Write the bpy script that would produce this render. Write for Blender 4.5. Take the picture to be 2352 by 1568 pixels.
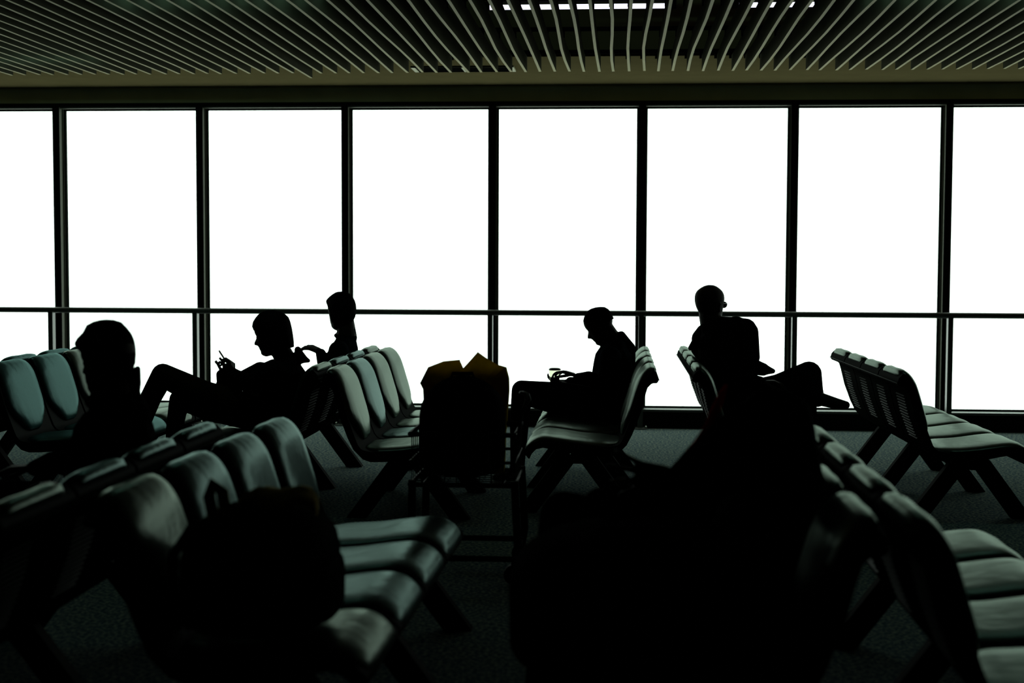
import bpy, bmesh, math, random
from mathutils import Vector, Matrix

random.seed(7)
scene = bpy.context.scene
for o in list(bpy.data.objects):
    bpy.data.objects.remove(o)
COL = scene.collection

# ------------------------------------------------------------------ camera
EYE = Vector((0, 0, 1.40))
YAW, PITCH, ROLL = math.radians(4.236), math.radians(3.24), 0.0036
FPX = 2352 * 50 / 36
ROT = Matrix.Rotation(YAW, 3, 'Z') @ Matrix.Rotation(math.pi / 2 - PITCH, 3, 'X') @ Matrix.Rotation(ROLL, 3, 'Z')
cam_data = bpy.data.cameras.new('camera')
cam_data.lens = 50
cam_data.sensor_width = 36
cam_data.clip_start = 0.05
cam_data.clip_end = 200
cam_data.dof.use_dof = True
cam_data.dof.focus_distance = 8.6
cam_data.dof.aperture_fstop = 2.2
cam = bpy.data.objects.new('camera', cam_data)
cam.matrix_world = Matrix.Translation(EYE) @ ROT.to_4x4()
COL.objects.link(cam)
scene.camera = cam


def at(u, v, Y):
    """the point at distance Y (towards the windows) seen at picture position u, v of the 2352 x 1568 frame"""
    d = ROT @ Vector(((u - 1176) / FPX, -(v - 784) / FPX, -1))
    return EYE + d * (Y / d.y)


# ------------------------------------------------------------------ light
SKY = 2.5
world = bpy.data.worlds.new('overcast_sky')
scene.world = world
world.use_nodes = True
bg = world.node_tree.nodes['Background']
bg.inputs['Color'].default_value = (0.86, 1.0, 0.91, 1)
bg.inputs['Strength'].default_value = SKY
scene.view_settings.view_transform = 'Standard'
scene.view_settings.look = 'None'
scene.view_settings.exposure = 0
scene.view_settings.gamma = 1
scene.view_settings.use_curve_mapping = False
scene.cycles.max_bounces = 6
scene.cycles.diffuse_bounces = 2
scene.cycles.glossy_bounces = 3
scene.cycles.transparent_max_bounces = 16
scene.cycles.caustics_reflective = False
scene.cycles.caustics_refractive = False

# ------------------------------------------------------------------ helpers
MATS = {}


def mat(name, col, rough=0.6, spec=0.3, metal=0.0, var=0.15, scale=30.0, bump=0.0, bscale=None, tint=None, matte=None, edge=0.0):
    m = bpy.data.materials.new(name)
    m.use_nodes = True
    nt = m.node_tree
    p = nt.nodes['Principled BSDF']
    tc = nt.nodes.new('ShaderNodeTexCoord')
    nz = nt.nodes.new('ShaderNodeTexNoise')
    nz.inputs['Scale'].default_value = scale
    nz.inputs['Detail'].default_value = 4
    nt.links.new(tc.outputs['Object'], nz.inputs['Vector'])
    rp = nt.nodes.new('ShaderNodeMapRange')
    rp.inputs['From Min'].default_value = 0.25
    rp.inputs['From Max'].default_value = 0.75
    rp.inputs['To Min'].default_value = 1 - var
    rp.inputs['To Max'].default_value = 1 + var
    nt.links.new(nz.outputs['Fac'], rp.inputs['Value'])
    mx = nt.nodes.new('ShaderNodeVectorMath')
    mx.operation = 'SCALE'
    mx.inputs[0].default_value = col
    nt.links.new(rp.outputs['Result'], mx.inputs['Scale'])
    nt.links.new(mx.outputs['Vector'], p.inputs['Base Color'])
    p.inputs['Roughness'].default_value = rough
    p.inputs['Specular IOR Level'].default_value = spec
    p.inputs['Metallic'].default_value = metal
    if tint:
        p.inputs['Specular Tint'].default_value = (*tint, 1)
    if matte is not None:
        df = nt.nodes.new('ShaderNodeBsdfDiffuse')
        gs = nt.nodes.new('ShaderNodeBsdfGlossy')
        gs.inputs['Roughness'].default_value = rough
        if tint:
            gs.inputs['Color'].default_value = (*tint, 1)
        ms = nt.nodes.new('ShaderNodeMixShader')
        ms.inputs['Fac'].default_value = matte
        if edge:                                                   # more mirror-like at grazing angles
            lw = nt.nodes.new('ShaderNodeLayerWeight')
            lw.inputs['Blend'].default_value = 0.5
            pw = nt.nodes.new('ShaderNodeMath')
            pw.operation = 'POWER'
            pw.inputs[1].default_value = 4.0
            nt.links.new(lw.outputs['Facing'], pw.inputs[0])
            ma = nt.nodes.new('ShaderNodeMath')
            ma.operation = 'MULTIPLY_ADD'
            ma.inputs[1].default_value = edge
            ma.inputs[2].default_value = matte
            nt.links.new(pw.outputs[0], ma.inputs[0])
            nt.links.new(ma.outputs[0], ms.inputs['Fac'])
        nt.links.new(mx.outputs['Vector'], df.inputs['Color'])
        nt.links.new(df.outputs[0], ms.inputs[1])
        nt.links.new(gs.outputs[0], ms.inputs[2])
        nt.links.new(ms.outputs[0], nt.nodes['Material Output'].inputs['Surface'])
        p = df
    if bump:
        n2 = nt.nodes.new('ShaderNodeTexNoise')
        n2.inputs['Scale'].default_value = bscale or scale * 3
        n2.inputs['Detail'].default_value = 3
        nt.links.new(tc.outputs['Object'], n2.inputs['Vector'])
        b = nt.nodes.new('ShaderNodeBump')
        b.inputs['Strength'].default_value = bump
        b.inputs['Distance'].default_value = 0.01
        nt.links.new(n2.outputs['Fac'], b.inputs['Height'])
        nt.links.new(b.outputs['Normal'], p.inputs['Normal'])
        if matte is not None:
            nt.links.new(b.outputs['Normal'], gs.inputs['Normal'])
    MATS[name] = m
    return m


def emat(name, col, strength):
    m = bpy.data.materials.new(name)
    m.use_nodes = True
    p = m.node_tree.nodes['Principled BSDF']
    p.inputs['Base Color'].default_value = (0.8, 0.8, 0.8, 1)
    p.inputs['Emission Color'].default_value = (*col, 1)
    p.inputs['Emission Strength'].default_value = strength
    MATS[name] = m
    return m


def glassmat(name, tint, gloss):
    m = bpy.data.materials.new(name)
    m.use_nodes = True
    nt = m.node_tree
    nt.nodes.clear()
    out = nt.nodes.new('ShaderNodeOutputMaterial')
    tr = nt.nodes.new('ShaderNodeBsdfTransparent')
    tr.inputs['Color'].default_value = (*tint, 1)
    gl = nt.nodes.new('ShaderNodeBsdfGlossy')
    gl.inputs['Roughness'].default_value = 0.03
    fr = nt.nodes.new('ShaderNodeMixShader')
    fr.inputs['Fac'].default_value = gloss
    nt.links.new(tr.outputs[0], fr.inputs[1])
    nt.links.new(gl.outputs[0], fr.inputs[2])
    nt.links.new(fr.outputs[0], out.inputs['Surface'])
    MATS[name] = m
    return m


def sheetmat(name, col, trans):
    m = bpy.data.materials.new(name)
    m.use_nodes = True
    nt = m.node_tree
    nt.nodes.clear()
    out = nt.nodes.new('ShaderNodeOutputMaterial')
    tc = nt.nodes.new('ShaderNodeTexCoord')
    nz = nt.nodes.new('ShaderNodeTexNoise')
    nz.inputs['Scale'].default_value = 14
    nt.links.new(tc.outputs['Object'], nz.inputs['Vector'])
    mr = nt.nodes.new('ShaderNodeMapRange')
    mr.inputs['To Min'].default_value = 0.5
    mr.inputs['To Max'].default_value = 1.4
    nt.links.new(nz.outputs['Fac'], mr.inputs['Value'])
    sc = nt.nodes.new('ShaderNodeVectorMath')
    sc.operation = 'SCALE'
    sc.inputs[0].default_value = col
    nt.links.new(mr.outputs['Result'], sc.inputs['Scale'])
    d = nt.nodes.new('ShaderNodeBsdfDiffuse')
    t = nt.nodes.new('ShaderNodeBsdfTranslucent')
    nt.links.new(sc.outputs['Vector'], d.inputs['Color'])
    nt.links.new(sc.outputs['Vector'], t.inputs['Color'])
    mx = nt.nodes.new('ShaderNodeMixShader')
    mx.inputs['Fac'].default_value = trans
    nt.links.new(d.outputs[0], mx.inputs[1])
    nt.links.new(t.outputs[0], mx.inputs[2])
    nt.links.new(mx.outputs[0], out.inputs['Surface'])
    MATS[name] = m
    return m


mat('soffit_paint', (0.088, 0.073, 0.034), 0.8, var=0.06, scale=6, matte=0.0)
mat('slat_lit_tone', (0.42, 0.37, 0.155), 0.65, 0.1, var=0.08, scale=4)  # lit look of the slat undersides, put into the colour
mat('slat_shade_tone', (0.045, 0.045, 0.030), 0.5, var=0.1, scale=4, matte=0.004)  # shade on the slat sides, put into the colour
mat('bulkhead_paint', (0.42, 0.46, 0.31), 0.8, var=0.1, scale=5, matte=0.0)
mat('plenum_black', (0.004, 0.004, 0.004), 0.9, var=0.2, matte=0.0)
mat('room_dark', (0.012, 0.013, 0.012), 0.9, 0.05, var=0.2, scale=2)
mat('window_metal', (0.075, 0.08, 0.06), 0.5, 0.12, var=0.08, scale=8)
mat('head_black', (0.004, 0.005, 0.004), 0.7, matte=0.003)
mat('sill_metal', (0.16, 0.19, 0.17), 0.45, 0.4, var=0.05)
mat('rail_metal', (0.05, 0.055, 0.045), 0.35, 0.4, metal=0.0, var=0.08)
mat('bolt_steel', (0.55, 0.6, 0.52), 0.25, 0.6, metal=1.0)
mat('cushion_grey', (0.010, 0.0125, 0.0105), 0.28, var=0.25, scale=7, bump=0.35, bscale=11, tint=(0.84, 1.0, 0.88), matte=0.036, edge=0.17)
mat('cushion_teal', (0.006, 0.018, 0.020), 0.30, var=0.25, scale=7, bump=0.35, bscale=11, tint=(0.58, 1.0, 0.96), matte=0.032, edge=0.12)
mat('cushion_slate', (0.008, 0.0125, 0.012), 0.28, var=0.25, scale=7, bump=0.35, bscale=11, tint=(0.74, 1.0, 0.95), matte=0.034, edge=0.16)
mat('shell_black', (0.005, 0.006, 0.005), 0.4, var=0.2, matte=0.004)
mat('leg_black', (0.005, 0.006, 0.005), 0.4, var=0.2, matte=0.005)
mat('edge_metal', (0.018, 0.024, 0.019), 0.35, var=0.1, matte=0.025)
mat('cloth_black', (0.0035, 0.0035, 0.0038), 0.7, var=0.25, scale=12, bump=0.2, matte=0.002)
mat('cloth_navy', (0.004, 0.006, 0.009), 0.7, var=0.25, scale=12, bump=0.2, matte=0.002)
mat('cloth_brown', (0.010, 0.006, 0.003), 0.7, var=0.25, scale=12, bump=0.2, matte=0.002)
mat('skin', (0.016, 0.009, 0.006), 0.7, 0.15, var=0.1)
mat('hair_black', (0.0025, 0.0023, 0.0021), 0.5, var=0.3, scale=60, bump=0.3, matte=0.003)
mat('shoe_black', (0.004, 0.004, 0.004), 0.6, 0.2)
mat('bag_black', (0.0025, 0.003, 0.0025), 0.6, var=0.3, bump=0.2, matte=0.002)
mat('tan_cloth', (0.22, 0.165, 0.06), 0.8, var=0.3, bump=0.2, matte=0.0)
mat('red_cloth', (0.6, 0.012, 0.012), 0.8, matte=0.0)
mat('plastic_black', (0.006, 0.006, 0.006), 0.3, 0.4)
mat('phone_edge', (0.35, 0.33, 0.28), 0.3, 0.5, metal=0.6)
mat('chrome_dark', (0.012, 0.016, 0.013), 0.3, var=0.05, matte=0.05)
mat('rubber', (0.005, 0.005, 0.005), 0.8, 0.1)
mat('tea', (0.05, 0.016, 0.006), 0.1, 0.5)
mat('vent_black', (0.003, 0.003, 0.003), 0.9, 0.0)
mat('vent_edge', (0.35, 0.34, 0.2), 0.6, 0.2)
emat('tube_white', (0.86, 0.84, 1.0), 1.5)
emat('tube_green', (0.50, 1.0, 0.84), 27.0)
glassmat('window_glass', (0.97, 0.99, 0.98), 0.03)
glassmat('cup_plastic', (0.86, 0.86, 0.8), 0.06)
sheetmat('mustard_sheet', (0.46, 0.34, 0.04), 0.55)


def carpet():
    m = bpy.data.materials.new('carpet')
    m.use_nodes = True
    nt = m.node_tree
    p = nt.nodes['Principled BSDF']
    tc = nt.nodes.new('ShaderNodeTexCoord')
    a = nt.nodes.new('ShaderNodeTexNoise')
    a.inputs['Scale'].default_value = 60
    a.inputs['Detail'].default_value = 3
    r = nt.nodes.new('ShaderNodeValToRGB')
    r.color_ramp.elements[0].position = 0.38
    r.color_ramp.elements[0].color = (0.027, 0.050, 0.070, 1)
    r.color_ramp.elements[1].position = 0.62
    r.color_ramp.elements[1].color = (0.19, 0.22, 0.175, 1)
    e = r.color_ramp.elements.new(0.5)
    e.color = (0.078, 0.108, 0.112, 1)
    nt.links.new(tc.outputs['Object'], a.inputs['Vector'])
    nt.links.new(a.outputs['Fac'], r.inputs['Fac'])
    nt.links.new(r.outputs['Color'], p.inputs['Base Color'])
    b = nt.nodes.new('ShaderNodeBump')
    b.inputs['Strength'].default_value = 0.6
    b.inputs['Distance'].default_value = 0.006
    nt.links.new(a.outputs['Fac'], b.inputs['Height'])
    nt.links.new(b.outputs['Normal'], p.inputs['Normal'])
    p.inputs['Roughness'].default_value = 0.95
    p.inputs['Specular IOR Level'].default_value = 0.0
    MATS['carpet'] = m


carpet()


def tag(o, label=None, cat=None, group=None, kind=None):
    if label:
        o['label'] = label
    if cat:
        o['category'] = cat
    if group:
        o['group'] = group
    if kind:
        o['kind'] = kind
    return o


def empty(name, loc=(0, 0, 0), rz=0.0):
    o = bpy.data.objects.new(name, None)
    o.empty_display_size = 0.1
    o.location = loc
    o.rotation_euler = (0, 0, rz)
    COL.objects.link(o)
    return o


def link(name, me, material=None, parent=None):
    o = bpy.data.objects.new(name, me)
    COL.objects.link(o)
    if material:
        me.materials.append(MATS[material])
    if parent:
        o.parent = parent
    return o


class MB:
    """collects shapes into one mesh"""

    def __init__(self):
        self.v, self.f = [], []

    def add(self, vs, fs):
        n = len(self.v)
        self.v += [tuple(p) for p in vs]
        self.f += [tuple(i + n for i in f) for f in fs]
        return self

    def box(self, x0, x1, y0, y1, z0, z1):
        vs = [(x, y, z) for x in (x0, x1) for y in (y0, y1) for z in (z0, z1)]
        return self.add(vs, [(0, 1, 3, 2), (4, 6, 7, 5), (0, 4, 5, 1), (2, 3, 7, 6), (0, 2, 6, 4), (1, 5, 7, 3)])

    def tube(self, pts, r, n=10, caps=True):
        pts = [Vector(p) for p in pts]
        rs = r if isinstance(r, (list, tuple)) else [r] * len(pts)
        vs, fs = [], []
        up = None
        for i, p in enumerate(pts):
            t = (pts[min(i + 1, len(pts) - 1)] - pts[max(i - 1, 0)]).normalized()
            if up is None:
                up = Vector((0, 0, 1)) if abs(t.z) < 0.9 else Vector((0, 1, 0))
            a = up.cross(t).normalized()
            b = t.cross(a).normalized()
            up = b
            for k in range(n):
                th = 2 * math.pi * k / n
                vs.append(p + (a * math.cos(th) + b * math.sin(th)) * rs[i])
        for i in range(len(pts) - 1):
            for k in range(n):
                k2 = (k + 1) % n
                fs.append((i * n + k, i * n + k2, (i + 1) * n + k2, (i + 1) * n + k))
        if caps:
            fs.append(tuple(range(n - 1, -1, -1)))
            fs.append(tuple((len(pts) - 1) * n + k for k in range(n)))
        return self.add(vs, fs)

    def prism(self, poly, y0, y1):
        """poly of (x, z), extruded along y"""
        n = len(poly)
        vs = [(x, y0, z) for x, z in poly] + [(x, y1, z) for x, z in poly]
        fs = [tuple(range(n)), tuple(range(2 * n - 1, n - 1, -1))]
        fs += [(i, i + n, (i + 1) % n + n, (i + 1) % n) for i in range(n)]
        return self.add(vs, fs)

    def lathe(self, prof, c=(0, 0, 0), n=20):
        """prof of (r, z) from bottom to top, closed with caps"""
        vs, fs = [], []
        for r, z in prof:
            for k in range(n):
                th = 2 * math.pi * k / n
                vs.append((c[0] + r * math.cos(th), c[1] + r * math.sin(th), c[2] + z))
        for i in range(len(prof) - 1):
            for k in range(n):
                k2 = (k + 1) % n
                fs.append((i * n + k, i * n + k2, (i + 1) * n + k2, (i + 1) * n + k))
        fs.append(tuple(range(n - 1, -1, -1)))
        fs.append(tuple((len(prof) - 1) * n + k for k in range(n)))
        return self.add(vs, fs)

    def loft(self, rings, caps=True):
        n = len(rings[0])
        vs = [p for r in rings for p in r]
        fs = []
        for i in range(len(rings) - 1):
            for k in range(n):
                k2 = (k + 1) % n
                fs.append((i * n + k, i * n + k2, (i + 1) * n + k2, (i + 1) * n + k))
        if caps:
            fs.append(tuple(range(n - 1, -1, -1)))
            fs.append(tuple((len(rings) - 1) * n + k for k in range(n)))
        return self.add(vs, fs)

    def ball(self, c, r, n=12, sc=(1, 1, 1)):
        rings = []
        m = n // 2 + 1
        for i in range(m + 1):
            ph = -math.pi / 2 + math.pi * (i + 0.001) / (m + 0.002)
            rings.append([(c[0] + sc[0] * r * math.cos(ph) * math.cos(2 * math.pi * k / n),
                           c[1] + sc[1] * r * math.cos(ph) * math.sin(2 * math.pi * k / n),
                           c[2] + sc[2] * r * math.sin(ph)) for k in range(n)])
        return self.loft(rings)

    def mesh(self, name, smooth=None, bevel=0.0):
        me = bpy.data.meshes.new(name)
        me.from_pydata(self.v, [], self.f)
        bm = bmesh.new()
        bm.from_mesh(me)
        bmesh.ops.recalc_face_normals(bm, faces=bm.faces)
        if bevel:
            es = [e for e in bm.edges if e.is_manifold and e.calc_face_angle(0) > 0.6]
            bmesh.ops.bevel(bm, geom=es, offset=bevel, segments=2, affect='EDGES', clamp_overlap=True)
        if smooth is not None:
            for f in bm.faces:
                f.smooth = True
            for e in bm.edges:
                e.smooth = (not e.is_manifold) or e.calc_face_angle(0) < smooth
        bm.to_mesh(me)
        bm.free()
        return me

    def build(self, name, material, parent=None, smooth=None, bevel=0.0):
        return link(name, self.mesh(name, smooth, bevel), material, parent)


def struct(o):
    o['kind'] = 'structure'
    return o


# ------------------------------------------------------------------ room
X0, X1, YB, YG = -8.6, 7.6, -5.0, 12.16        # side walls, back wall, glass plane
PITCHW, M0 = 1.263, -4.884
struct(MB().box(X0, X1, YB, YG + 0.3, -0.12, 0).build('floor', 'carpet'))
ceil = struct(MB().box(X0, X1, YB, YG + 0.3, 3.6, 3.7).build('ceiling', 'plenum_black'))
struct(MB().box(X0 - 0.1, X0, YB, YG + 0.3, 0, 3.6).build('wall_left', 'room_dark'))
struct(MB().box(X1, X1 + 0.1, YB, YG + 0.3, 0, 3.6).build('wall_right', 'room_dark'))
struct(MB().box(X0, X1, YB - 0.1, YB, 0, 3.6).build('wall_back', 'room_dark'))
# soffit strip by the window, bulkhead below it, black head frame of the glazing
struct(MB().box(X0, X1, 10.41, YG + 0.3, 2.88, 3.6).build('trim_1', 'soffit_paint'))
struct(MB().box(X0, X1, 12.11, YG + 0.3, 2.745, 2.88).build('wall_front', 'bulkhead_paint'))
struct(MB().box(X0, X1, 12.105, 12.125, 2.868, 2.88).build('trim_2', 'slat_lit_tone'))
struct(MB().box(X0, X1, 12.06, YG + 0.1, 2.712, 2.745).build('trim_3', 'head_black'))
struct(MB().box(X0, X1, 12.09, YG + 0.06, 2.703, 2.712).build('trim_4', 'window_metal'))
# kerb under the glass
struct(MB().box(X0, X1, 11.96, YG + 0.3, 0.0, 0.140).build('baseboard_front', 'head_black'))
struct(MB().box(X0, X1, 12.02, YG + 0.1, 0.140, 0.152).build('trim_5', 'sill_metal'))

mx = [M0 + PITCHW * k for k in range(-2, 10)]
tn = 6
for k, x in enumerate(mx):
    m = MB()
    m.box(x + 0.008, x + 0.052, 12.062, YG + 0.05, 0.152, 2.712)     # web
    m.box(x - 0.004, x + 0.064, YG - 0.02, YG + 0.05, 0.152, 2.712)  # glazing bead
    mo = struct(m.build('trim_%d' % tn, 'window_metal', bevel=0.002))
    MB().box(x, x + 0.06, 12.05, 12.062, 0.152, 2.712).build('front_cap', 'head_black', mo, bevel=0.002)
    tn += 1
for k in range(len(mx) - 1):
    a, b = mx[k] + 0.064, mx[k + 1] - 0.004
    w = MB().box(a, b, YG + 0.010, YG + 0.016, 0.165, 2.70).build('window_%d' % (k + 1), 'window_glass')
    struct(w)
    fr = MB()
    oo = [(a, .152), (b, .152), (b, 2.703), (a, 2.703)]
    ii = [(a + .012, .166), (b - .012, .166), (b - .012, 2.689), (a + .012, 2.689)]
    vs = [(x, y, z) for y in (YG - .01, YG + .03) for (x, z) in oo + ii]
    fs = []
    for i in range(4):
        j = (i + 1) % 4
        fs += [(i, j, 4 + j, 4 + i), (8 + i, 12 + i, 12 + j, 8 + j), (i, 8 + i, 8 + j, j), (4 + i, 4 + j, 12 + j, 12 + i)]
    fr.add(vs, fs)
    fr.build('window_frame', 'head_black', w)
for s, (a, b) in (('left', (X0, mx[0])), ('right', (mx[-1] + 0.06, X1))):
    struct(MB().box(a, b, YG, YG + 0.1, 0.14, 2.745).build('wall_front_' + s, 'room_dark'))

# ceiling slats, each a blade hung below the dark plenum
SP = 0.105
kxs = [-6.35 + SP * i for i in range(112)]
rail_y = (10.30, 9.30, 8.20, 6.60, 4.60, 2.60)
for i, x in enumerate(kxs):
    amp = random.uniform(-0.010, 0.010)
    ph = random.uniform(0, 6.28)
    drop = random.uniform(-0.002, 0.002)
    crooked = abs(x - (-2.21)) < SP / 2
    ys = [10.26 - 0.55 * j for j in range(16)]
    vs, fs = [], []
    for j, y in enumerate(ys):
        dx = amp * math.sin(ph + y * 1.9) + (0.014 * math.exp(-(y - 10.26) ** 2 / 0.5) if abs(x + 0.2) < 1.0 else 0)
        dz = drop
        if crooked:
            dz -= 0.035 * max(0, (y - 7.5) / 2.7)
            dx += 0.03 * max(0, (y - 7.5) / 2.7)
        for (sx, sz) in ((-0.009, 2.752), (0.009, 2.752), (0.009, 2.862), (-0.009, 2.862)):
            vs.append((x + dx + sx, y, sz + dz))
    for j in range(len(ys) - 1):
        for k in range(4):
            fs.append((j * 4 + k, j * 4 + (k + 1) % 4, j * 4 + 4 + (k + 1) % 4, j * 4 + 4 + k))
    fs += [(3, 2, 1, 0), tuple(len(vs) - 4 + k for k in range(4))]
    sl = MB().add(vs, fs).build('slat', 'slat_shade_tone', ceil)
    sl.data.materials.append(MATS['slat_lit_tone'])
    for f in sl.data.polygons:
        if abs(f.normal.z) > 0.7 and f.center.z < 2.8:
            f.material_index = 1  # undersides coloured as lit, sides stay coloured as shaded
for y in rail_y:
    m = MB().box(kxs[0] - 0.1, kxs[-1] + 0.1, y - 0.012, y + 0.012, 2.885, 2.91)
    c = m.build('carrier_rail', 'plenum_black', ceil)
    q = MB()
    for x in kxs:
        q.box(x - 0.011, x + 0.011, y - 0.02, y + 0.02, 2.846, 2.888)
    cl = q.build('clip', 'plenum_black', c)
    cl['kind'] = 'stuff'

# fluorescent battens above the slats
def batten(xa, xb, y, z, m, label):
    t = empty('ceiling_light', ((xa + xb) / 2, y, z))
    L = (xb - xa) / 2
    MB().box(-L, L, -0.03, 0.03, 0.045, 0.095).build('housing', 'plenum_black', t)
    MB().tube([(-L + 0.02, 0, 0.012), (L - 0.02, 0, 0.012)], 0.016, 12).build('tube', m, t, smooth=1)
    for s in (-1, 1):
        MB().box(s * L - 0.02, s * L + 0.02, -0.014, 0.014, -0.006, 0.046).build('lamp_holder', 'plenum_black', t)
    MB().tube([(0, 0, 0.095), (0, 0, 3.6 - z)], 0.006, 6).build('suspension_rod', 'plenum_black', t)
    tag(t, label, 'light', 'fluorescent lights above the ceiling slats')


zt = 3.02
pa = at(1118, 28, 9.25)
pb = at(1546, 28, 9.25)
batten(pa.x, pb.x, 9.25, zt, 'tube_white', 'lit fluorescent tube above the slats, left of the two in the middle')
pa = at(1690, 28, 9.25)
batten(pa.x, pa.x + 1.21, 9.25, zt, 'tube_white', 'lit fluorescent tube above the slats, right of the two, half hidden by slats')
for (x, y, w) in ((-2.1, 7.6, 'upper left'), (1.75, 7.65, 'upper right'), (-4.1, 9.6, 'far left edge by the windows')):
    batten(x - 0.6, x + 0.6, y, 2.925, 'tube_green', 'greenish fluorescent tube hidden behind slats glowing at ' + w)

# slot diffuser in the soffit
va, vb = at(948, 166, 10.98), at(1182, 166, 10.98)
v = empty('air_vent', ((va.x + vb.x) / 2, 11.0, 2.88))
Lv = (vb.x - va.x) / 2
for (a, b, c, d, mm) in ((-Lv, Lv, -.135, -.128, 'slat_shade_tone'), (-Lv, Lv, .128, .135, 'slat_shade_tone'), (-Lv, -Lv + .03, -.128, .128, 'vent_edge'),
                         (Lv - .03, Lv, -.128, .128, 'vent_edge'), (-.007, .007, -.128, .128, 'vent_edge')):
    MB().box(a, b, c, d, -0.0125, 0).build('vent_bar', mm, v)
MB().box(-Lv + 0.03, -0.007, -0.128, 0.128, -0.006, -0.001).build('slot', 'vent_black', v)
MB().box(0.007, Lv - 0.03, -0.128, 0.128, -0.006, -0.001).build('slot', 'vent_black', v)
tag(v, 'long black slot air vent in the ceiling strip above the windows', 'vent')

# handrail along the glass
hr = empty('handrail', (0, 11.9, 0))
MB().tube([(X0 + 0.1, 0, 0.966), (X1 - 0.1, 0, 0.966)], 0.0245, 14).build('rail', 'rail_metal', hr, smooth=1)
for x in mx:
    c = x + 0.03
    m = MB().box(c - 0.021, c - 0.013, -0.03, 0.03, 0.012, 0.955).box(c + 0.013, c + 0.021, -0.03, 0.03, 0.012, 0.955)
    m.box(c - 0.013, c + 0.013, -0.02, 0.02, 0.012, 0.955)
    p = m.build('post', 'rail_metal', hr)
    MB().lathe([(0.062, 0), (0.062, 0.008), (0.05, 0.012), (0.03, 0.014)], (c, 0, 0)).build('base_flange', 'rail_metal', p, smooth=0.6)
    for s in (-1, 1):
        MB().ball((c + s * 0.045, -0.01, 0.016), 0.012, 10).build('bolt', 'bolt_steel', p, smooth=2)
tag(hr, 'dark metal handrail with posts running along all the windows', 'handrail')

# ------------------------------------------------------------------ benches
SEATP = 0.53
OUT = [(.705, .309), (.693, .339), (.667, .366), (.631, .375), (.555, .363), (.47, .344), (.344, .332), (.264, .330), (.221, .344),
       (.171, .394), (.14, .456), (.097, .57), (.071, .674), (.059, .712), (.036, .736), (.005, .737), (0, .755)]
INN = [(.735, .345), (.728, .37), (.69, .40), (.64, .415), (.555, .41), (.47, .40), (.344, .387), (.264, .384), (.215, .395),
       (.195, .42), (.175, .47), (.135, .58), (.105, .685), (.085, .74), (.055, .785), (.03, .805), (.007, .78)]


def cushion(prof, width, thick, taper):
    """pad lofted along a profile of (x, z); width and thickness follow the taper list"""
    n = len(prof)
    rings = []
    for i, (x, z) in enumerate(prof):
        a, b = prof[max(i - 1, 0)], prof[min(i + 1, n - 1)]
        t = Vector((b[0] - a[0], 0, b[1] - a[1])).normalized()
        nrm = Vector((-t.z, 0, t.x))
        if nrm.z < 0 and abs(nrm.z) > 0.3 or (abs(nrm.z) <= 0.3 and nrm.x < 0):
            nrm = -nrm
        k = taper[i]
        w = width * 0.5 * k
        e = 2 * i / (n - 1) - 1
        th = thick * max(0.02, 1 - abs(e) ** 5) ** 0.6
        ring = []
        for s in (-1.0, -0.985, -0.93, -0.8, -0.5, 0, 0.5, 0.8, 0.93, 0.985, 1.0):
            hgt = th * (max(0.0, 1 - abs(s) ** 5)) ** 0.5 * (1 - 0.10 * math.exp(-(s / 0.25) ** 2))
            ring.append(Vector((x, w * s, z)) + nrm * hgt)
        for s in (0.8, 0, -0.8):
            ring.append(Vector((x, w * s, z)) - nrm * 0.006)
        rings.append(ring)
    return MB().loft(rings)


def resample(pts, n):
    ds = [0]
    for a, b in zip(pts, pts[1:]):
        ds.append(ds[-1] + math.hypot(b[0] - a[0], b[1] - a[1]))
    out = []
    for i in range(n):
        d = ds[-1] * i / (n - 1)
        k = max(j for j in range(len(ds)) if ds[j] <= d + 1e-9)
        k = min(k, len(pts) - 2)
        t = (d - ds[k]) / (ds[k + 1] - ds[k])
        p0, p1, p2, p3 = pts[max(k - 1, 0)], pts[k], pts[k + 1], pts[min(k + 2, len(pts) - 1)]
        out.append(tuple(0.5 * (2 * p1[c] + (p2[c] - p0[c]) * t + (2 * p0[c] - 5 * p1[c] + 4 * p2[c] - p3[c]) * t * t
                                + (3 * p1[c] - p0[c] - 3 * p2[c] + p3[c]) * t ** 3) for c in (0, 1)))
    return out


SEATPROF = resample([(.205, .392), (.264, .382), (.41, .388), (.555, .408), (.631, .414), (.68, .400), (.715, .372), (.728, .340)], 40)
BACKPROF = resample([(.192, .425), (.172, .48), (.138, .58), (.106, .685), (.085, .742), (.056, .787), (.03, .803), (.014, .785)], 40)
seat_taper = [.50, .68, .80, .88, .94] + [0.985] * 16 + [.98, .96, .93, .88, .78]
back_taper = [.26, .40, .52, .62, .71, .79, .86, .91, .95, .975] + [0.985] * 10 + [.98, .97, .95, .92, .87, .80]
def interp(xs, ys, x):
    if x <= xs[0]:
        return ys[0]
    for i in range(len(xs) - 1):
        if x <= xs[i + 1]:
            return ys[i] + (ys[i + 1] - ys[i]) * (x - xs[i]) / (xs[i + 1] - xs[i])
    return ys[-1]


def spreadlist(a, n):
    return [interp([i / (len(a) - 1) for i in range(len(a))], a, j / (n - 1)) for j in range(n)]


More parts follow.
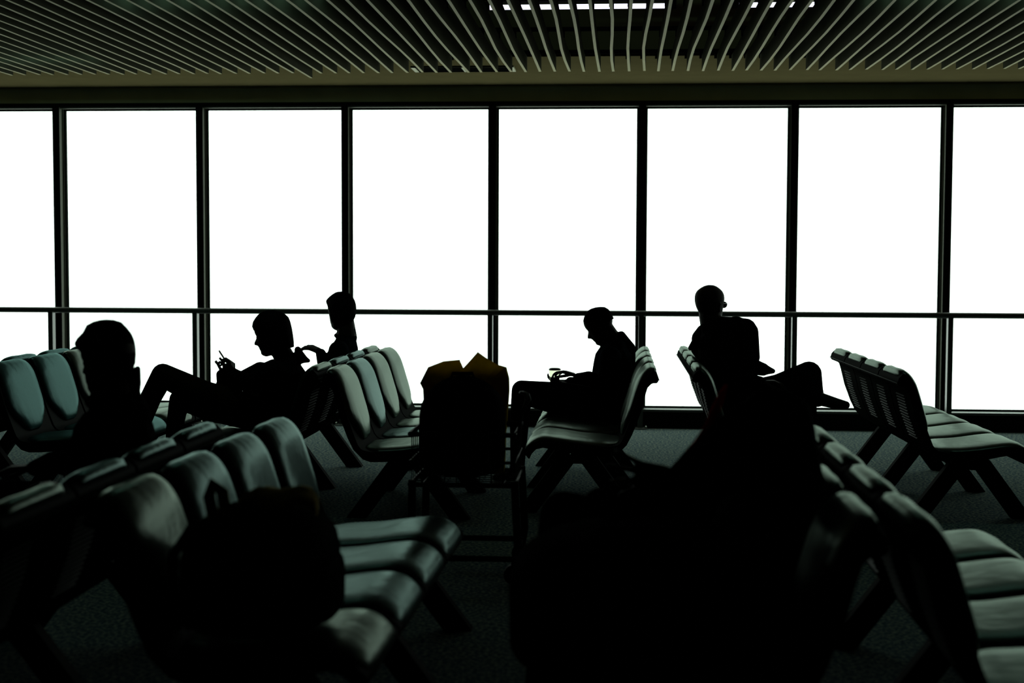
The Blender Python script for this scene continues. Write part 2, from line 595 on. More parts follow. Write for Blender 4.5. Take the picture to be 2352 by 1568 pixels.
seat_taper, back_taper = spreadlist(seat_taper, 40), spreadlist(back_taper, 40)
ME_SEAT = {}
ME_BACK = {}
for c in ('cushion_grey', 'cushion_teal', 'cushion_slate'):
    ME_SEAT[c] = cushion(SEATPROF, 0.505, 0.026, seat_taper).mesh('seat_cushion', 1.2)
    ME_SEAT[c].materials.append(MATS[c])
    ME_BACK[c] = cushion(BACKPROF, 0.475, 0.034, back_taper).mesh('back_cushion', 1.2)
    ME_BACK[c].materials.append(MATS[c])
rings = []
for y in (-0.256, 0.256):
    rings.append([(x, y, z) for x, z in OUT] + [(x, y, z) for x, z in reversed(INN)])
ME_SHELL = MB().loft(rings).mesh('seat_shell', 0.7, bevel=0.004)
ME_SHELL.materials.append(MATS['shell_black'])
# fine horizontal ribs on the rear of the back
m = MB()
for i in range(15):
    z = 0.44 + i * 0.0165
    for k in range(len(OUT) - 1):
        if OUT[k][1] <= z <= OUT[k + 1][1] and k >= 8:
            t = (z - OUT[k][1]) / (OUT[k + 1][1] - OUT[k][1])
            x = OUT[k][0] + (OUT[k + 1][0] - OUT[k][0]) * t
            m.add([(x + .002, -.10, z), (x - .006, -.10, z - .002), (x + .002, -.10, z + .007),
                   (x + .002, .10, z), (x - .006, .10, z - .002), (x + .002, .10, z + .007)],
                  [(0, 1, 2), (5, 4, 3), (0, 3, 4, 1), (1, 4, 5, 2), (0, 2, 5, 3)])
            break
ME_RIBS = m.mesh('back_ribs')
ME_RIBS.materials.append(MATS['edge_metal'])
# bright thin edge of the lip along the top of the back
ME_LIP = MB().box(-0.004, 0.030, -0.262, 0.262, 0.752, 0.757).mesh('back_lip', bevel=0.001)
ME_LIP.materials.append(MATS['edge_metal'])
m = MB()
for s in (-1, 1):
    a, b = Vector((.44 + s * .045, 0, .325)), Vector((.44 + s * .285, 0, 0))
    hw = 0.055
    poly = [(a.x - hw, a.z), (a.x + hw, a.z), (b.x + hw, 0), (b.x - hw, 0)]
    m = MB().prism(poly, -0.03, 0.03)
    if s < 0:
        ME_LEGA = m.mesh('leg', bevel=0.003)
        ME_LEGA.materials.append(MATS['leg_black'])
    else:
        ME_LEGB = m.mesh('leg', bevel=0.003)
        ME_LEGB.materials.append(MATS['leg_black'])
ME_BEAM = MB().box(.40, .48, -1.02, 1.02, .285, .330).mesh('beam', bevel=0.004)
ME_BEAM.materials.append(MATS['leg_black'])


def bench(lipx, yc, face, tints, label, group='rows of airport seats', rz=0.0, sc=(1, 1, 1)):
    t = empty('seating_bench', (lipx, yc, 0), (0 if face > 0 else math.pi) + rz)
    link('beam', ME_BEAM, None, t)
    for y in (-0.86, 0.06, 0.95):
        for me in (ME_LEGA, ME_LEGB):
            link('leg', me, None, t).location = (0, y, 0)
    for i in range(4):
        y = (i - 1.5) * SEATP
        sh = link('seat_shell', ME_SHELL, None, t)
        sh.location = (0, y, 0)
        c = {'t': 'cushion_teal', 's': 'cushion_slate'}.get(tints[i], 'cushion_grey')
        link('seat_cushion', ME_SEAT[c], None, sh)
        link('back_cushion', ME_BACK[c], None, sh)
        link('back_ribs', ME_RIBS, None, sh)['kind'] = 'stuff'
        link('back_lip', ME_LIP, None, sh)
    t.scale = sc
    tag(t, label, 'bench', group)
    return t


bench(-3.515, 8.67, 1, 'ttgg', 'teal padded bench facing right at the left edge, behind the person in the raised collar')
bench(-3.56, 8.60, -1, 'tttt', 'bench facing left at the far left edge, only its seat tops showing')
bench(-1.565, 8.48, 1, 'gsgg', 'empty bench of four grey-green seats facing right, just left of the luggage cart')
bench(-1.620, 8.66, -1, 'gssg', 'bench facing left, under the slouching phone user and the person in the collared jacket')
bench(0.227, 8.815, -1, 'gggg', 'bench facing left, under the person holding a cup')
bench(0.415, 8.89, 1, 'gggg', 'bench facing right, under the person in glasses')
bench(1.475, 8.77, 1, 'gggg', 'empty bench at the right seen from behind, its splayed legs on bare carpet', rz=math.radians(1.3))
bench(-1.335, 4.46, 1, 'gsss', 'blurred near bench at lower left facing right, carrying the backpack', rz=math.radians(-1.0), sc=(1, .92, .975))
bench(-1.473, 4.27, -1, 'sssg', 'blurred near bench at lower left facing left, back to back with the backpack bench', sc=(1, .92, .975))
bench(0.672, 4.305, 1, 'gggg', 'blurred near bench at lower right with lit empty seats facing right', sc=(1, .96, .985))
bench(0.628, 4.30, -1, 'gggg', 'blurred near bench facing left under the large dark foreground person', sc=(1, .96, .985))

# ------------------------------------------------------------------ people
VOX = 0.0058


def capsule(mb, p, q, r, s, ksc):
    """tapered limb piece: two balls and the cone between; ksc stretches it in depth"""
    def st(c, v):
        return (v[0], c[1] + (v[1] - c[1]) * ksc, v[2])
    a = MB()
    a.ball(p, r, 14)
    mb.add([st(p, v) for v in a.v], a.f)
    if q is not None:
        a = MB()
        a.ball(q, s, 14)
        mb.add([st(q, v) for v in a.v], a.f)
        if (Vector(p) - Vector(q)).length > 1e-4:
            n = 4
            pts = [Vector(p).lerp(Vector(q), i / n) for i in range(n + 1)]
            rs = [r + (s - r) * i / n for i in range(n + 1)]
            a = MB()
            a.tube(pts, rs, 14)
            d = Vector(q) - Vector(p)
            for v in a.v:
                t = max(0, min(1, (Vector(v) - Vector(p)).dot(d) / d.length_squared))
                cy = p[1] + (q[1] - p[1]) * t
                mb.v.append((v[0], cy + (v[1] - cy) * ksc, v[2]))
            n0 = len(mb.v) - len(a.v)
            mb.f += [tuple(i + n0 for i in f) for f in a.f]


HT = [0.0, .05, .11, .17, .205, .235, .27, .30, .335, .37, .42, .47, .52, .56, .60, .68, .76, .84, .91, .96, .99]
HF = [.25, .325, .345, .33, .350, .345, .350, .338, .335, .335, .335, .33, .325, .345, .355, .355, .338, .295, .22, .14, .06]
HN = [0, 0, .01, -.01, .02, .0, .025, .02, .12, .135, .095, .055, .015, .0, 0, 0, 0, 0, 0, 0, 0]
HB = [-.10, .0, .06, .12, .18, .22, .26, .30, .33, .36, .395, .42, .44, .45, .458, .46, .445, .395, .30, .20, .09]
HW = [.09, .17, .215, .235, .245, .252, .262, .27, .278, .286, .297, .307, .315, .32, .325, .325, .312, .275, .205, .135, .06]


class Head:
    """frame of a head: chin point, forward and up vectors and its height"""

    def __init__(self, axis, H, face, tilt, yaw=0.0, lean=0.0):
        # face +1 looks right, -1 left; tilt nods down; yaw turns away from the camera
        f = Vector((face * math.cos(yaw), math.sin(yaw), 0))
        up = Vector((0, 0, 1))
        self.f = (f * math.cos(tilt) - up * math.sin(tilt)).normalized()
        self.u = (f * math.sin(tilt) + up * math.cos(tilt)).normalized()
        self.s = self.f.cross(self.u).normalized()
        self.o = axis
        self.H = H

    def p(self, f, s, t):
        return self.o + (self.f * f + self.s * s + self.u * t) * self.H

    def ring(self, t, f, b, w, nose=0.0, n=56, sock=0.0):
        r = []
        for k in range(n):
            th = 2 * math.pi * k / n
            c, s = math.cos(th), math.sin(th)
            x = (f if c > 0 else b) * math.copysign(abs(c) ** 0.9, c)
            y = w * math.copysign(abs(s) ** 0.85, s)
            a = (th + math.pi) % (2 * math.pi) - math.pi
            x += nose * math.exp(-(a / 0.24) ** 2)
            if sock:
                x -= sock * math.exp(-((abs(a) - 0.42) / 0.2) ** 2)
            r.append(self.p(x, y, t))
        return r

    def skull(self, mb):
        rings = []
        for i, t in enumerate(HT):
            sock = 0.030 if 0.45 <= t <= 0.53 else 0.0
            rings.append(self.ring(t, HF[i], HB[i], HW[i], HN[i], sock=sock))
        mb.loft(rings)
        for s in (-1, 1):                                           # ears, eyes
            for (a, t, r) in ((-.03, .50, .05), (-.045, .45, .05), (-.03, .385, .042), (-.01, .345, .03)):
                mb.ball(self.p(a, s * .315, t), r * self.H, 8)
            mb.ball(self.p(.285, s * .125, .49), .052 * self.H, 8)

    def hair(self, rows, name, parent, n=40, material='hair_black'):
        """rows of (t, front, back, half width)"""
        rings = [self.ring(t, f, b, w, n=n) for (t, f, b, w) in rows]
        o = MB().loft(rings).build(name, material, parent, smooth=2)
        return o


def hand(mb, segs, w, d, n, scale=1.0, curl=0.5, spread=0.12, thumb=1, m='skin'):
    """palm, four fingers and thumb from wrist w, direction d, fingers curling towards n"""
    d = d.normalized()
    n = (n - d * n.dot(d)).normalized()
    l = n.cross(d).normalized()
    S = scale
    lens = (0.95, 1.08, 1.0, 0.78)
    for i in range(4):
        off = (i - 1.5) * 0.0205 * S
        k = w + d * 0.088 * S * (1 - 0.04 * abs(i - 1.2)) + l * off
        base = w + d * 0.02 * S + l * off * 0.7
        capsule(mb, base, k, 0.0135 * S, 0.0115 * S, 1)
        segs.append((base, k, 0.013 * S, m))
        dirv = (d + l * (i - 1.5) * spread).normalized()
        p = k
        rr = 0.0098 * S
        for j, ln in enumerate((0.043, 0.027, 0.021)):
            ang = curl * (0.8 + 0.25 * j)
            ax = l
            dirv = (Matrix.Rotation(-ang if ax.cross(dirv).dot(n) < 0 else ang, 3, ax) @ dirv).normalized()
            q = p + dirv * ln * S * lens[i]
            capsule(mb, p, q, rr, rr * 0.9, 1)
            segs.append((p, q, rr, m))
            p, rr = q, rr * 0.9
    b = w + d * 0.025 * S + l * thumb * 0.026 * S
    k = b + (d * 0.5 + l * thumb * 0.62 + n * 0.35).normalized() * 0.045 * S
    q = k + (d * 0.8 + l * thumb * 0.25 + n * 0.4).normalized() * 0.034 * S
    e = q + (d * 0.9 + n * 0.35).normalized() * 0.026 * S
    for (x, y, r) in ((b, k, .0125), (k, q, .0108), (q, e, .0095)):
        capsule(mb, x, y, r * S, r * S * 0.92, 1)
        segs.append((x, y, r * S, m))


def person(Y0, chains, head, label, base_px, hands=(), vox=VOX, smooth=2):
    """chains: (material, depth stretch, [(u, v, dY, radius px), ...]); returns the Empty that owns the body"""
    mb = MB()
    segs = []
    ppx = Y0 / FPX
    for (m, k, pts) in chains:
        P = [(at(u, v, Y0 + dy), r * ppx) for (u, v, dy, r) in pts]
        for (p, r), (q, s) in zip(P, P[1:]):
            capsule(mb, p, q, r, s, k)
            segs.append((p, q, (r + s) / 2, m))
    if head:
        head.skull(mb)
        segs.append((head.p(0, 0, .3), head.p(0, 0, .75), .40 * head.H, 'skin'))
    for h in hands:
        hand(mb, segs, *h[0], **h[1])
    me0 = bpy.data.meshes.new('raw')
    me0.from_pydata(mb.v, [], mb.f)
    tmp = bpy.data.objects.new('raw', me0)
    COL.objects.link(tmp)
    rm = tmp.modifiers.new('r', 'REMESH')
    rm.mode = 'VOXEL'
    rm.voxel_size = vox
    sm = tmp.modifiers.new('s', 'SMOOTH')
    sm.factor = 0.5
    sm.iterations = smooth
    dg = bpy.context.evaluated_depsgraph_get()
    me = bpy.data.meshes.new_from_object(tmp.evaluated_get(dg))
    bpy.data.objects.remove(tmp)
    bpy.data.meshes.remove(me0)
    me.name = 'body'
    names = []
    for s in segs:
        if s[3] not in names:
            names.append(s[3])
    me.materials.clear()
    for n in names:
        me.materials.append(MATS[n])
    import numpy as np
    nf = len(me.polygons)
    cen = np.empty(nf * 3)
    me.polygons.foreach_get('center', cen)
    cen = cen.reshape(-1, 3)
    best = np.full(nf, 1e9)
    idx = np.zeros(nf, dtype=np.int32)
    for (p, q, r, m) in segs:
        p, q = np.array(p), np.array(q)
        d = q - p
        t = np.clip(((cen - p) @ d) / max(1e-9, d @ d), 0, 1)
        dist = np.linalg.norm(cen - p - t[:, None] * d, axis=1) - r
        w = dist < best
        best[w] = dist[w]
        idx[w] = names.index(m)
    me.polygons.foreach_set('material_index', idx)
    me.polygons.foreach_set('use_smooth', np.ones(nf, dtype=bool))
    root = empty('person', (0, 0, 0))
    link('body', me, None, root)
    tag(root, label, 'person', 'seated passengers')
    return root


def rebase(root, loc):
    """put a thing's Empty at its base without moving its parts"""
    loc = Vector(loc)
    root.location = loc
    for c in root.children:
        c.location = c.location - loc


# --- person with quiff, left foreground
Y = 5.0
hd = Head(at(252, 905, Y), 0.246, -1, math.radians(6), math.radians(20))
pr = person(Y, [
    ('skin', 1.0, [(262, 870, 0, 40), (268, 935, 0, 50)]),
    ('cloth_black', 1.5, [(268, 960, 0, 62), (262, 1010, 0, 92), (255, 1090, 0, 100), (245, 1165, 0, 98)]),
    ('cloth_black', 1.0, [(295, 985, -.16, 48), (330, 1085, -.2, 36), (215, 1130, -.25, 28), (150, 1120, -.22, 22)]),
    ('cloth_black', 1.0, [(250, 985, .17, 46), (205, 1075, .2, 36), (120, 1060, .16, 26), (80, 1075, .10, 20)]),
    ('cloth_black', 1.0, [(280, 940, -.06, 34), (310, 960, -.13, 40)]),
    ('cloth_black', 1.0, [(245, 940, .06, 34), (235, 965, .13, 42)]),
    ('cloth_black', 1.0, [(250, 1180, -.1, 66), (-20, 1150, -.12, 52), (-30, 1300, -.12, 36), (-35, 1440, -.12, 28)]),
    ('cloth_black', 1.0, [(250, 1180, .1, 66), (-10, 1150, .12, 52), (-20, 1300, .12, 36), (-25, 1440, .12, 28)]),
    ('shoe_black', 1.0, [(-30, 1485, -.12, 26), (-130, 1496, -.14, 20)]),
    ('shoe_black', 1.0, [(-20, 1485, .12, 26), (-120, 1496, .14, 20)]),
    ('cloth_black', 1.6, [(316, 846, .02, 7), (312, 880, .02, 12), (300, 915, .02, 20)]),
    ('cloth_black', 1.3, [(296, 855, .02, 14), (296, 900, .02, 22), (312, 935, .02, 26)]),
    ('cloth_black', 1.6, [(212, 922, .02, 16), (245, 940, .02, 26)]),
], hd, 'person in a raised collar, blurred dark profile at the left edge', None,
    hands=[((at(150, 1120, Y - .22), Vector((-1, .2, .1)), Vector((0, 0, -1))), {}),
           ((at(80, 1075, Y + .10), Vector((-1, -.2, 0)), Vector((0, 0, -1))), {})])
hd.hair([(.30, -.05, .36, .30), (.42, .02, .43, .33), (.54, .12, .45, .345), (.63, .30, .455, .35), (.70, .40, .455, .345), (.755, .46, .45, .335), (.80, .465, .44, .325), (.86, .42, .42, .30), (.94, .30, .37, .26),
         (1.04, .25, .29, .19), (1.085, .14, .17, .11), (1.10, .05, .06, .04)], 'hair', pr)
rebase(pr, (at(250, 1180, Y).x, Y, 0))

# --- person with phone, knee raised
Y = 7.95
hd = Head(at(634, 813, Y), 0.238, -1, math.radians(15), math.radians(4))
pr = person(Y, [
    ('skin', 1.0, [(640, 795, 0, 22), (660, 835, 0, 26)]),
    ('cloth_black', 1.55, [(668, 842, 0, 24), (660, 870, 0, 44), (645, 915, 0, 52), (625, 958, 0, 50)]),
    ('cloth_black', 1.0, [(632, 852, -.15, 25), (575, 882, -.19, 23), (545, 866, -.12, 17), (522, 848, -.04, 11)]),
    ('cloth_black', 1.0, [(630, 848, .15, 25), (560, 876, .2, 22), (515, 880, .12, 18), (508, 860, .05, 12)]),
    ('cloth_black', 1.0, [(598, 852, 0, 22), (560, 872, -.02, 22), (520, 888, 0, 26)]),
    ('cloth_black', 1.3, [(684, 803, 0, 8), (690, 822, 0, 14), (708, 828, 0, 5)]),
    ('cloth_brown', 1.0, [(600, 950, -.09, 40), (470, 908, -.1, 34), (374, 861, -.08, 27), (347, 912, -.06, 25), (322, 990, -.05, 17)]),
    ('cloth_brown', 1.0, [(600, 955, .09, 40), (480, 935, .1, 32), (412, 917, .1, 24), (400, 990, .1, 20), (396, 1095, .1, 15)]),
    ('shoe_black', 1.0, [(320, 1000, -.05, 15), (275, 1012, -.06, 12)]),
    ('shoe_black', 1.0, [(396, 1155, .1, 17), (345, 1163, .1, 12)]),
    ('cloth_brown', 1.0, [(400, 1080, .1, 16), (396, 1150, .1, 15)]),
], hd, 'slouching person in profile with one knee raised, looking down at a phone', None,
    hands=[((at(534, 862, Y - .03), Vector((-.12, 0.25, 1)), Vector((-1, .2, .1))), dict(scale=.86, curl=1.05, thumb=-1)),
           ((at(518, 866, Y + .05), Vector((.05, -.2, 1)), Vector((-.7, -.5, 0))), dict(scale=.82, curl=1.1, thumb=1))])
hd.hair([(.06, .02, .46, .33), (.20, .05, .49, .36), (.35, .08, .51, .37), (.50, .12, .525, .37), (.60, .25, .53, .365), (.68, .36, .53, .36),
         (.78, .375, .515, .345), (.88, .33, .45, .30), (.96, .25, .35, .235), (1.03, .15, .22, .15), (1.06, .05, .08, .05)], 'hair', pr)
rebase(pr, (at(600, 950, Y).x, Y, 0))
# the phone, seen edge on
a, b = at(503, 804, Y), at(524, 836, Y)
d = (b - a).normalized()
ph = empty('phone', b)
wv = Vector((b.x, b.y, 0)).normalized()
nv = d.cross(wv).normalized()
L = (b - a).length


def slab(c0, c1, hw, ht):
    vs = []
    for base in (c0, c1):
        for s in (-1, 1):
            for t in (-1, 1):
                vs.append(base + wv * s * hw + nv * t * ht)
    return MB().add(vs, [(0, 1, 3, 2), (4, 6, 7, 5), (0, 4, 5, 1), (2, 3, 7, 6), (0, 2, 6, 4), (1, 5, 7, 3)])


slab(a - b, Vector((0, 0, 0)), 0.034, 0.0038).build('case', 'phone_edge', ph, bevel=0.002)
slab((a - b) * .94 - nv * .0042, (a - b) * .06 - nv * .0042, 0.031, 0.0008).build('screen', 'plastic_black', ph)
tag(ph, 'slim phone seen edge-on in the hand of the slouching person', 'phone')

# --- man with collar behind
Y = 9.4
hd = Head(at(784, 758, Y), 0.248, -1, math.radians(3), math.radians(48))
pr = person(Y, [
    ('skin', 1.0, [(795, 738, 0, 19), (796, 775, 0, 25)]),
    ('cloth_navy', 1.7, [(793, 795, 0, 28), (788, 825, 0, 40), (770, 880, 0, 44), (735, 925, 0, 42)]),
    ('cloth_navy', 1.0, [(778, 806, -.16, 24), (765, 862, -.2, 21), (746, 838, -.14, 17), (737, 812, -.1, 12)]),
    ('cloth_navy', 1.0, [(800, 802, .17, 24), (775, 870, .22, 18), (720, 880, .12, 13)]),
    ('cloth_navy', 1.5, [(772, 770, 0, 5), (792, 768, 0, 14), (812, 760, 0, 5)]),
    ('cloth_black', 1.0, [(735, 932, -.09, 32), (590, 905, -.1, 26), (588, 985, -.1, 19), (585, 1060, -.1, 14)]),
    ('cloth_black', 1.0, [(735, 932, .09, 32), (590, 905, .1, 26), (588, 985, .1, 19), (585, 1060, .1, 14)]),
    ('shoe_black', 1.0, [(585, 1075, -.1, 13), (540, 1079, -.1, 9)]),
    ('shoe_black', 1.0, [(585, 1075, .1, 13), (540, 1079, .1, 9)]),
], hd, 'person in a collared jacket with one hand raised, behind the phone user', None,
    hands=[((at(738, 808, Y - .1), Vector((-1, 0, .42)), Vector((-.2, .35, -1))), dict(scale=.92, curl=.50, spread=.10, thumb=1)),
           ((at(720, 880, Y + .12), Vector((-1, -.2, .0)), Vector((0, 0, -1))), {})])
hd.hair([(.22, -.05, .36, .28), (.34, .0, .45, .33), (.46, .06, .49, .355), (.58, .20, .50, .362), (.68, .32, .49, .355), (.75, .44, .475, .34), (.80, .48, .455, .325), (.85, .45, .43, .30),
         (.91, .35, .39, .26), (.97, .22, .34, .205), (1.02, .08, .27, .14), (1.04, 0, .14, .06)], 'hair', pr)
rebase(pr, (at(735, 930, Y).x, Y, 0))

# --- man with cup
Y = 9.05
hd = Head(at(1398, 782, Y), 0.230, -1, math.radians(33), math.radians(5))
pr = person(Y, [
    ('skin', 1.0, [(1388, 752, 0, 20), (1402, 775, 0, 22), (1415, 800, 0, 26)]),
    ('cloth_navy', 1.65, [(1414, 802, 0, 30), (1410, 830, 0, 46), (1408, 880, 0, 52), (1400, 935, 0, 48)]),
    ('cloth_navy', 1.2, [(1427, 770, 0, 10), (1444, 800, 0, 16), (1446, 830, 0, 14)]),
    ('cloth_navy', 1.0, [(1402, 822, -.17, 26), (1392, 886, -.2, 20), (1352, 868, -.15, 16), (1328, 866, -.1, 10)]),
    ('cloth_navy', 1.0, [(1408, 818, .17, 26), (1395, 890, .2, 20), (1340, 880, .1, 15), (1310, 876, .04, 11)]),
    ('cloth_black', 1.0, [(1395, 935, -.09, 40), (1300, 911, -.1, 33), (1198, 896, -.1, 23), (1190, 975, -.1, 19), (1186, 1075, -.1, 13)]),
    ('cloth_black', 1.0, [(1395, 935, .09, 40), (1300, 911, .09, 33), (1200, 897, .1, 23), (1196, 975, .1, 19), (1192, 1075, .1, 13)]),
    ('cloth_black', 1.0, [(1395, 950, -.09, 34), (1300, 930, -.1, 28), (1225, 912, -.1, 24)]),
    ('cloth_black', 1.0, [(1395, 950, .09, 34), (1300, 930, .1, 28), (1225, 912, .1, 24)]),
    ('shoe_black', 1.0, [(1186, 1092, -.1, 13), (1140, 1096, -.1, 9)]),
    ('shoe_black', 1.0, [(1192, 1092, .1, 13), (1146, 1096, .1, 9)]),
], hd, 'person with bowed head holding a clear cup, on the middle bench', None,
    hands=[((at(1322, 862, Y - .09), Vector((-1, .35, .28)), Vector((-.25, 0, -1))), dict(scale=.95, curl=.50, thumb=-1)),
           ((at(1306, 878, Y + .04), Vector((-1, -.4, 0)), Vector((0, -.4, 1))), dict(scale=.9, curl=.4, thumb=1))])
hd.hair([(.44, -.02, .45, .318), (.55, .03, .462, .328), (.65, .20, .472, .332), (.74, .34, .46, .322), (.84, .30, .408, .285),
         (.91, .228, .312, .215), (.97, .13, .19, .13), (1.005, .04, .06, .04)], 'hair', pr)
rebase(pr, (at(1395, 935, Y).x, Y, 0))
c = at(1274, 880, Y - .06)
cu = empty('drinking_cup', c)
hc = 0.088
MB().lathe([(.028, 0), (.030, .002), (.037, hc), (.036, hc), (.029, .004), (.0005, .004)], (0, 0, 0), 28).build('cup_wall', 'cup_plastic', cu, smooth=0.7)
MB().lathe([(.0275, .005), (.0305, .040), (.0005, .041)], (0, 0, 0), 24).build('drink', 'tea', cu, smooth=0.7)
MB().lathe([(.0385, hc - .004), (.0385, hc + .004), (.030, hc + .010), (.0005, hc + .011)], (0, 0, 0), 28).build('lid', 'plastic_black', cu, smooth=0.7)
tag(cu, 'clear cup of brown drink with dark lid on the lap of the bowed person', 'cup')

# --- man with glasses
Y = 8.75
hd = Head(at(1630, 744, Y), 0.241, 1, math.radians(2), math.radians(48))
pr = person(Y, [
    ('skin', 1.0, [(1630, 722, 0, 25), (1638, 755, 0, 28)]),
    ('cloth_black', 1.1, [(1650, 765, 0, 34), (1662, 795, 0, 58), (1668, 860, 0, 66), (1672, 925, 0, 60)]),
    ('cloth_black', 1.0, [(1622, 768, .08, 26), (1612, 778, .10, 24)]),
    ('cloth_black', 1.2, [(1650, 748, -.02, 22), (1690, 752, -.05, 24), (1712, 757, -.06, 26)]),
    ('cloth_black', 1.0, [(1690, 752, -.06, 26), (1714, 764, -.08, 28), (1722, 820, -.16, 23), (1700, 870, -.24, 19), (1745, 878, -.24, 14)]),
    ('cloth_black', 1.0, [(1612, 776, .10, 23), (1606, 800, .14, 20), (1640, 850, .2, 17)]),
    ('cloth_black', 1.0, [(1600, 785, -.02, 12), (1586, 799, -.02, 6)]),
    ('cloth_black', 1.3, [(1715, 838, 0, 22), (1752, 848, 0, 15), (1775, 852, 0, 6)]),
    ('cloth_black', 1.0, [(1680, 925, -.09, 42), (1790, 893, -.1, 34), (1858, 859, -.1, 29), (1868, 895, -.2, 22), (1878, 918, -.27, 16)]),
    ('cloth_black', 1.0, [(1680, 930, .09, 42), (1780, 905, .1, 32), (1850, 890, .1, 26), (1856, 990, .1, 20), (1858, 1085, .1, 14)]),
    ('shoe_black', 1.0, [(1884, 916, -.28, 15), (1915, 925, -.28, 13), (1943, 930, -.28, 9)]),
    ('shoe_black', 1.0, [(1858, 1104, .1, 14), (1905, 1110, .1, 10)]),
], hd, 'person in glasses and dark jacket, legs crossed, turned towards the right', None,
    hands=[((at(1745, 878, Y - .24), Vector((1, 0, .05)), Vector((0, 0, -1))), {}),
           ((at(1640, 850, Y + .2), Vector((1, -.2, -.3)), Vector((0, 0, -1))), {})])
g = MB()
for s in (-1, 1):
    ring = [hd.p(.375, s * .135 + .10 * math.cos(t * .5236), .50 + .075 * math.sin(t * .5236)) for t in range(13)]
    g.tube(ring, 0.0030, 6, caps=False)
    g.tube([hd.p(.375, s * .235, .525), hd.p(.25, s * .33, .53), hd.p(-.03, s * .34, .525)], 0.0032, 6)
g.tube([hd.p(.385, -.035, .52), hd.p(.40, 0, .53), hd.p(.385, .035, .52)], 0.003, 6)
gl = g.build('glasses', 'plastic_black', pr, smooth=1)
for s in (-1, 1):
    le = MB()
    pts = [hd.p(.372, s * .135 + .10 * math.cos(t * .5236), .50 + .075 * math.sin(t * .5236)) for t in range(12)]
    le.add(pts + [p - hd.f * .004 for p in pts], [tuple(range(12)), tuple(range(23, 11, -1))] + [(i, (i + 1) % 12, 12 + (i + 1) % 12, 12 + i) for i in range(12)])
    le.build('lens', 'plastic_black', gl)
rebase(pr, (at(1680, 925, Y).x, Y, 0))

# --- large foreground person
Y = 4.10
hd = Head(at(1790, 1085, Y), 0.232, -1, math.radians(12), math.radians(25))
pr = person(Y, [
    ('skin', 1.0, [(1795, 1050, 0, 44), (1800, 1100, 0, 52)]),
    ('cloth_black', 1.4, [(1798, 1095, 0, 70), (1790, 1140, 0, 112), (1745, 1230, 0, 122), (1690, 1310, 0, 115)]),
    ('cloth_black', 1.0, [(1740, 1060, -.16, 62), (1675, 1072, -.19, 58), (1620, 1112, -.2, 46), (1575, 1116, -.2, 34), (1545, 1108, -.18, 25)]),
    ('cloth_black', 1.0, [(1790, 1080, .17, 64), (1690, 1180, .22, 52), (1560, 1190, .12, 40)]),
    ('cloth_black', 1.2, [(1715, 965, -.05, 42), (1668, 1005, -.1, 46), (1610, 1058, -.14, 42), (1560, 1096, -.16, 30)]),
    ('cloth_black', 1.0, [(1385, 1168, -.1, 50), (1480, 1156, -.12, 50), (1600, 1150, -.15, 50)]),
    ('cloth_black', 1.0, [(1690, 1310, -.09, 90), (1500, 1260, -.1, 76), (1385, 1222, -.1, 62), (1330, 1420, -.1, 48), (1300, 1640, -.1, 36)]),
    ('cloth_black', 1.0, [(1690, 1310, .09, 90), (1460, 1230, .1, 72), (1295, 1184, .1, 58), (1262, 1400, .1, 46), (1235, 1640, .1, 36)]),
    ('shoe_black', 1.0, [(1296, 1690, -.1, 32), (1180, 1700, -.1, 24)]),
    ('shoe_black', 1.0, [(1232, 1690, .1, 32), (1120, 1700, .1, 24)]),
], hd, 'large dark person with a red scarf in the foreground, right of the middle', None,
    hands=[((at(1545, 1098, Y - .19), Vector((-1, .05, .06)), Vector((0, -1, .1))), dict(scale=.98, curl=.10, spread=.26, thumb=1)),
           ((at(1560, 1190, Y + .12), Vector((-1, -.2, 0)), Vector((0, 0, -1))), {})])
hd.hair([(-.35, -.12, .44, .30), (-.2, -.02, .52, .36), (.05, .02, .52, .37), (.25, .05, .52, .38), (.45, .10, .53, .38), (.60, .28, .53, .375),
         (.72, .375, .52, .36), (.84, .345, .46, .315), (.93, .27, .36, .25), (1.02, .15, .22, .15), (1.06, .05, .07, .05)], 'hair', pr)
st = [at(1668, 885, 4.08), at(1661, 900, 4.06), at(1650, 925, 4.02), at(1637, 955, 4.0), at(1624, 985, 3.98), at(1604, 1012, 3.96), at(1580, 1040, 3.94)]
MB().tube(st, [.004, .009, .013, .014, .012, .010, .006], 8).build('scarf', 'red_cloth', pr, smooth=2)
rebase(pr, (at(1690, 1310, Y).x, Y, 0))

# ------------------------------------------------------------------ luggage cart and bags
def rounded_box(cx, cy, z0, z1, hx, hy, ex=3.2, n=26, m=14, topround=0.5):
    rings = []
    for i in range(m + 1):
        s = -1 + 2 * i / m
        t = math.sin(s * math.pi / 2)
        k = max(0.02, (1 - abs(t) ** (4 if t > 0 else 9))) ** 0.35
        z = (z0 + z1) / 2 + (z1 - z0) / 2 * t
        if t > 0:
            k *= 1 - topround * 0.35 * t ** 3
        ring = []
        for j in range(n):
            a = 2 * math.pi * j / n
            c, q = math.cos(a), math.sin(a)
            ring.append((cx + hx * k * math.copysign(abs(c) ** (2 / ex), c), cy + hy * k * math.copysign(abs(q) ** (2 / ex), q), z))
        rings.append(ring)
    return MB().loft(rings)


CY = 6.3
ct = empty('luggage_cart', (at(1085, 1200, CY).x, CY, 0))
o = ct.location


def W(u, v, Y):
    return at(u, v, Y) - o


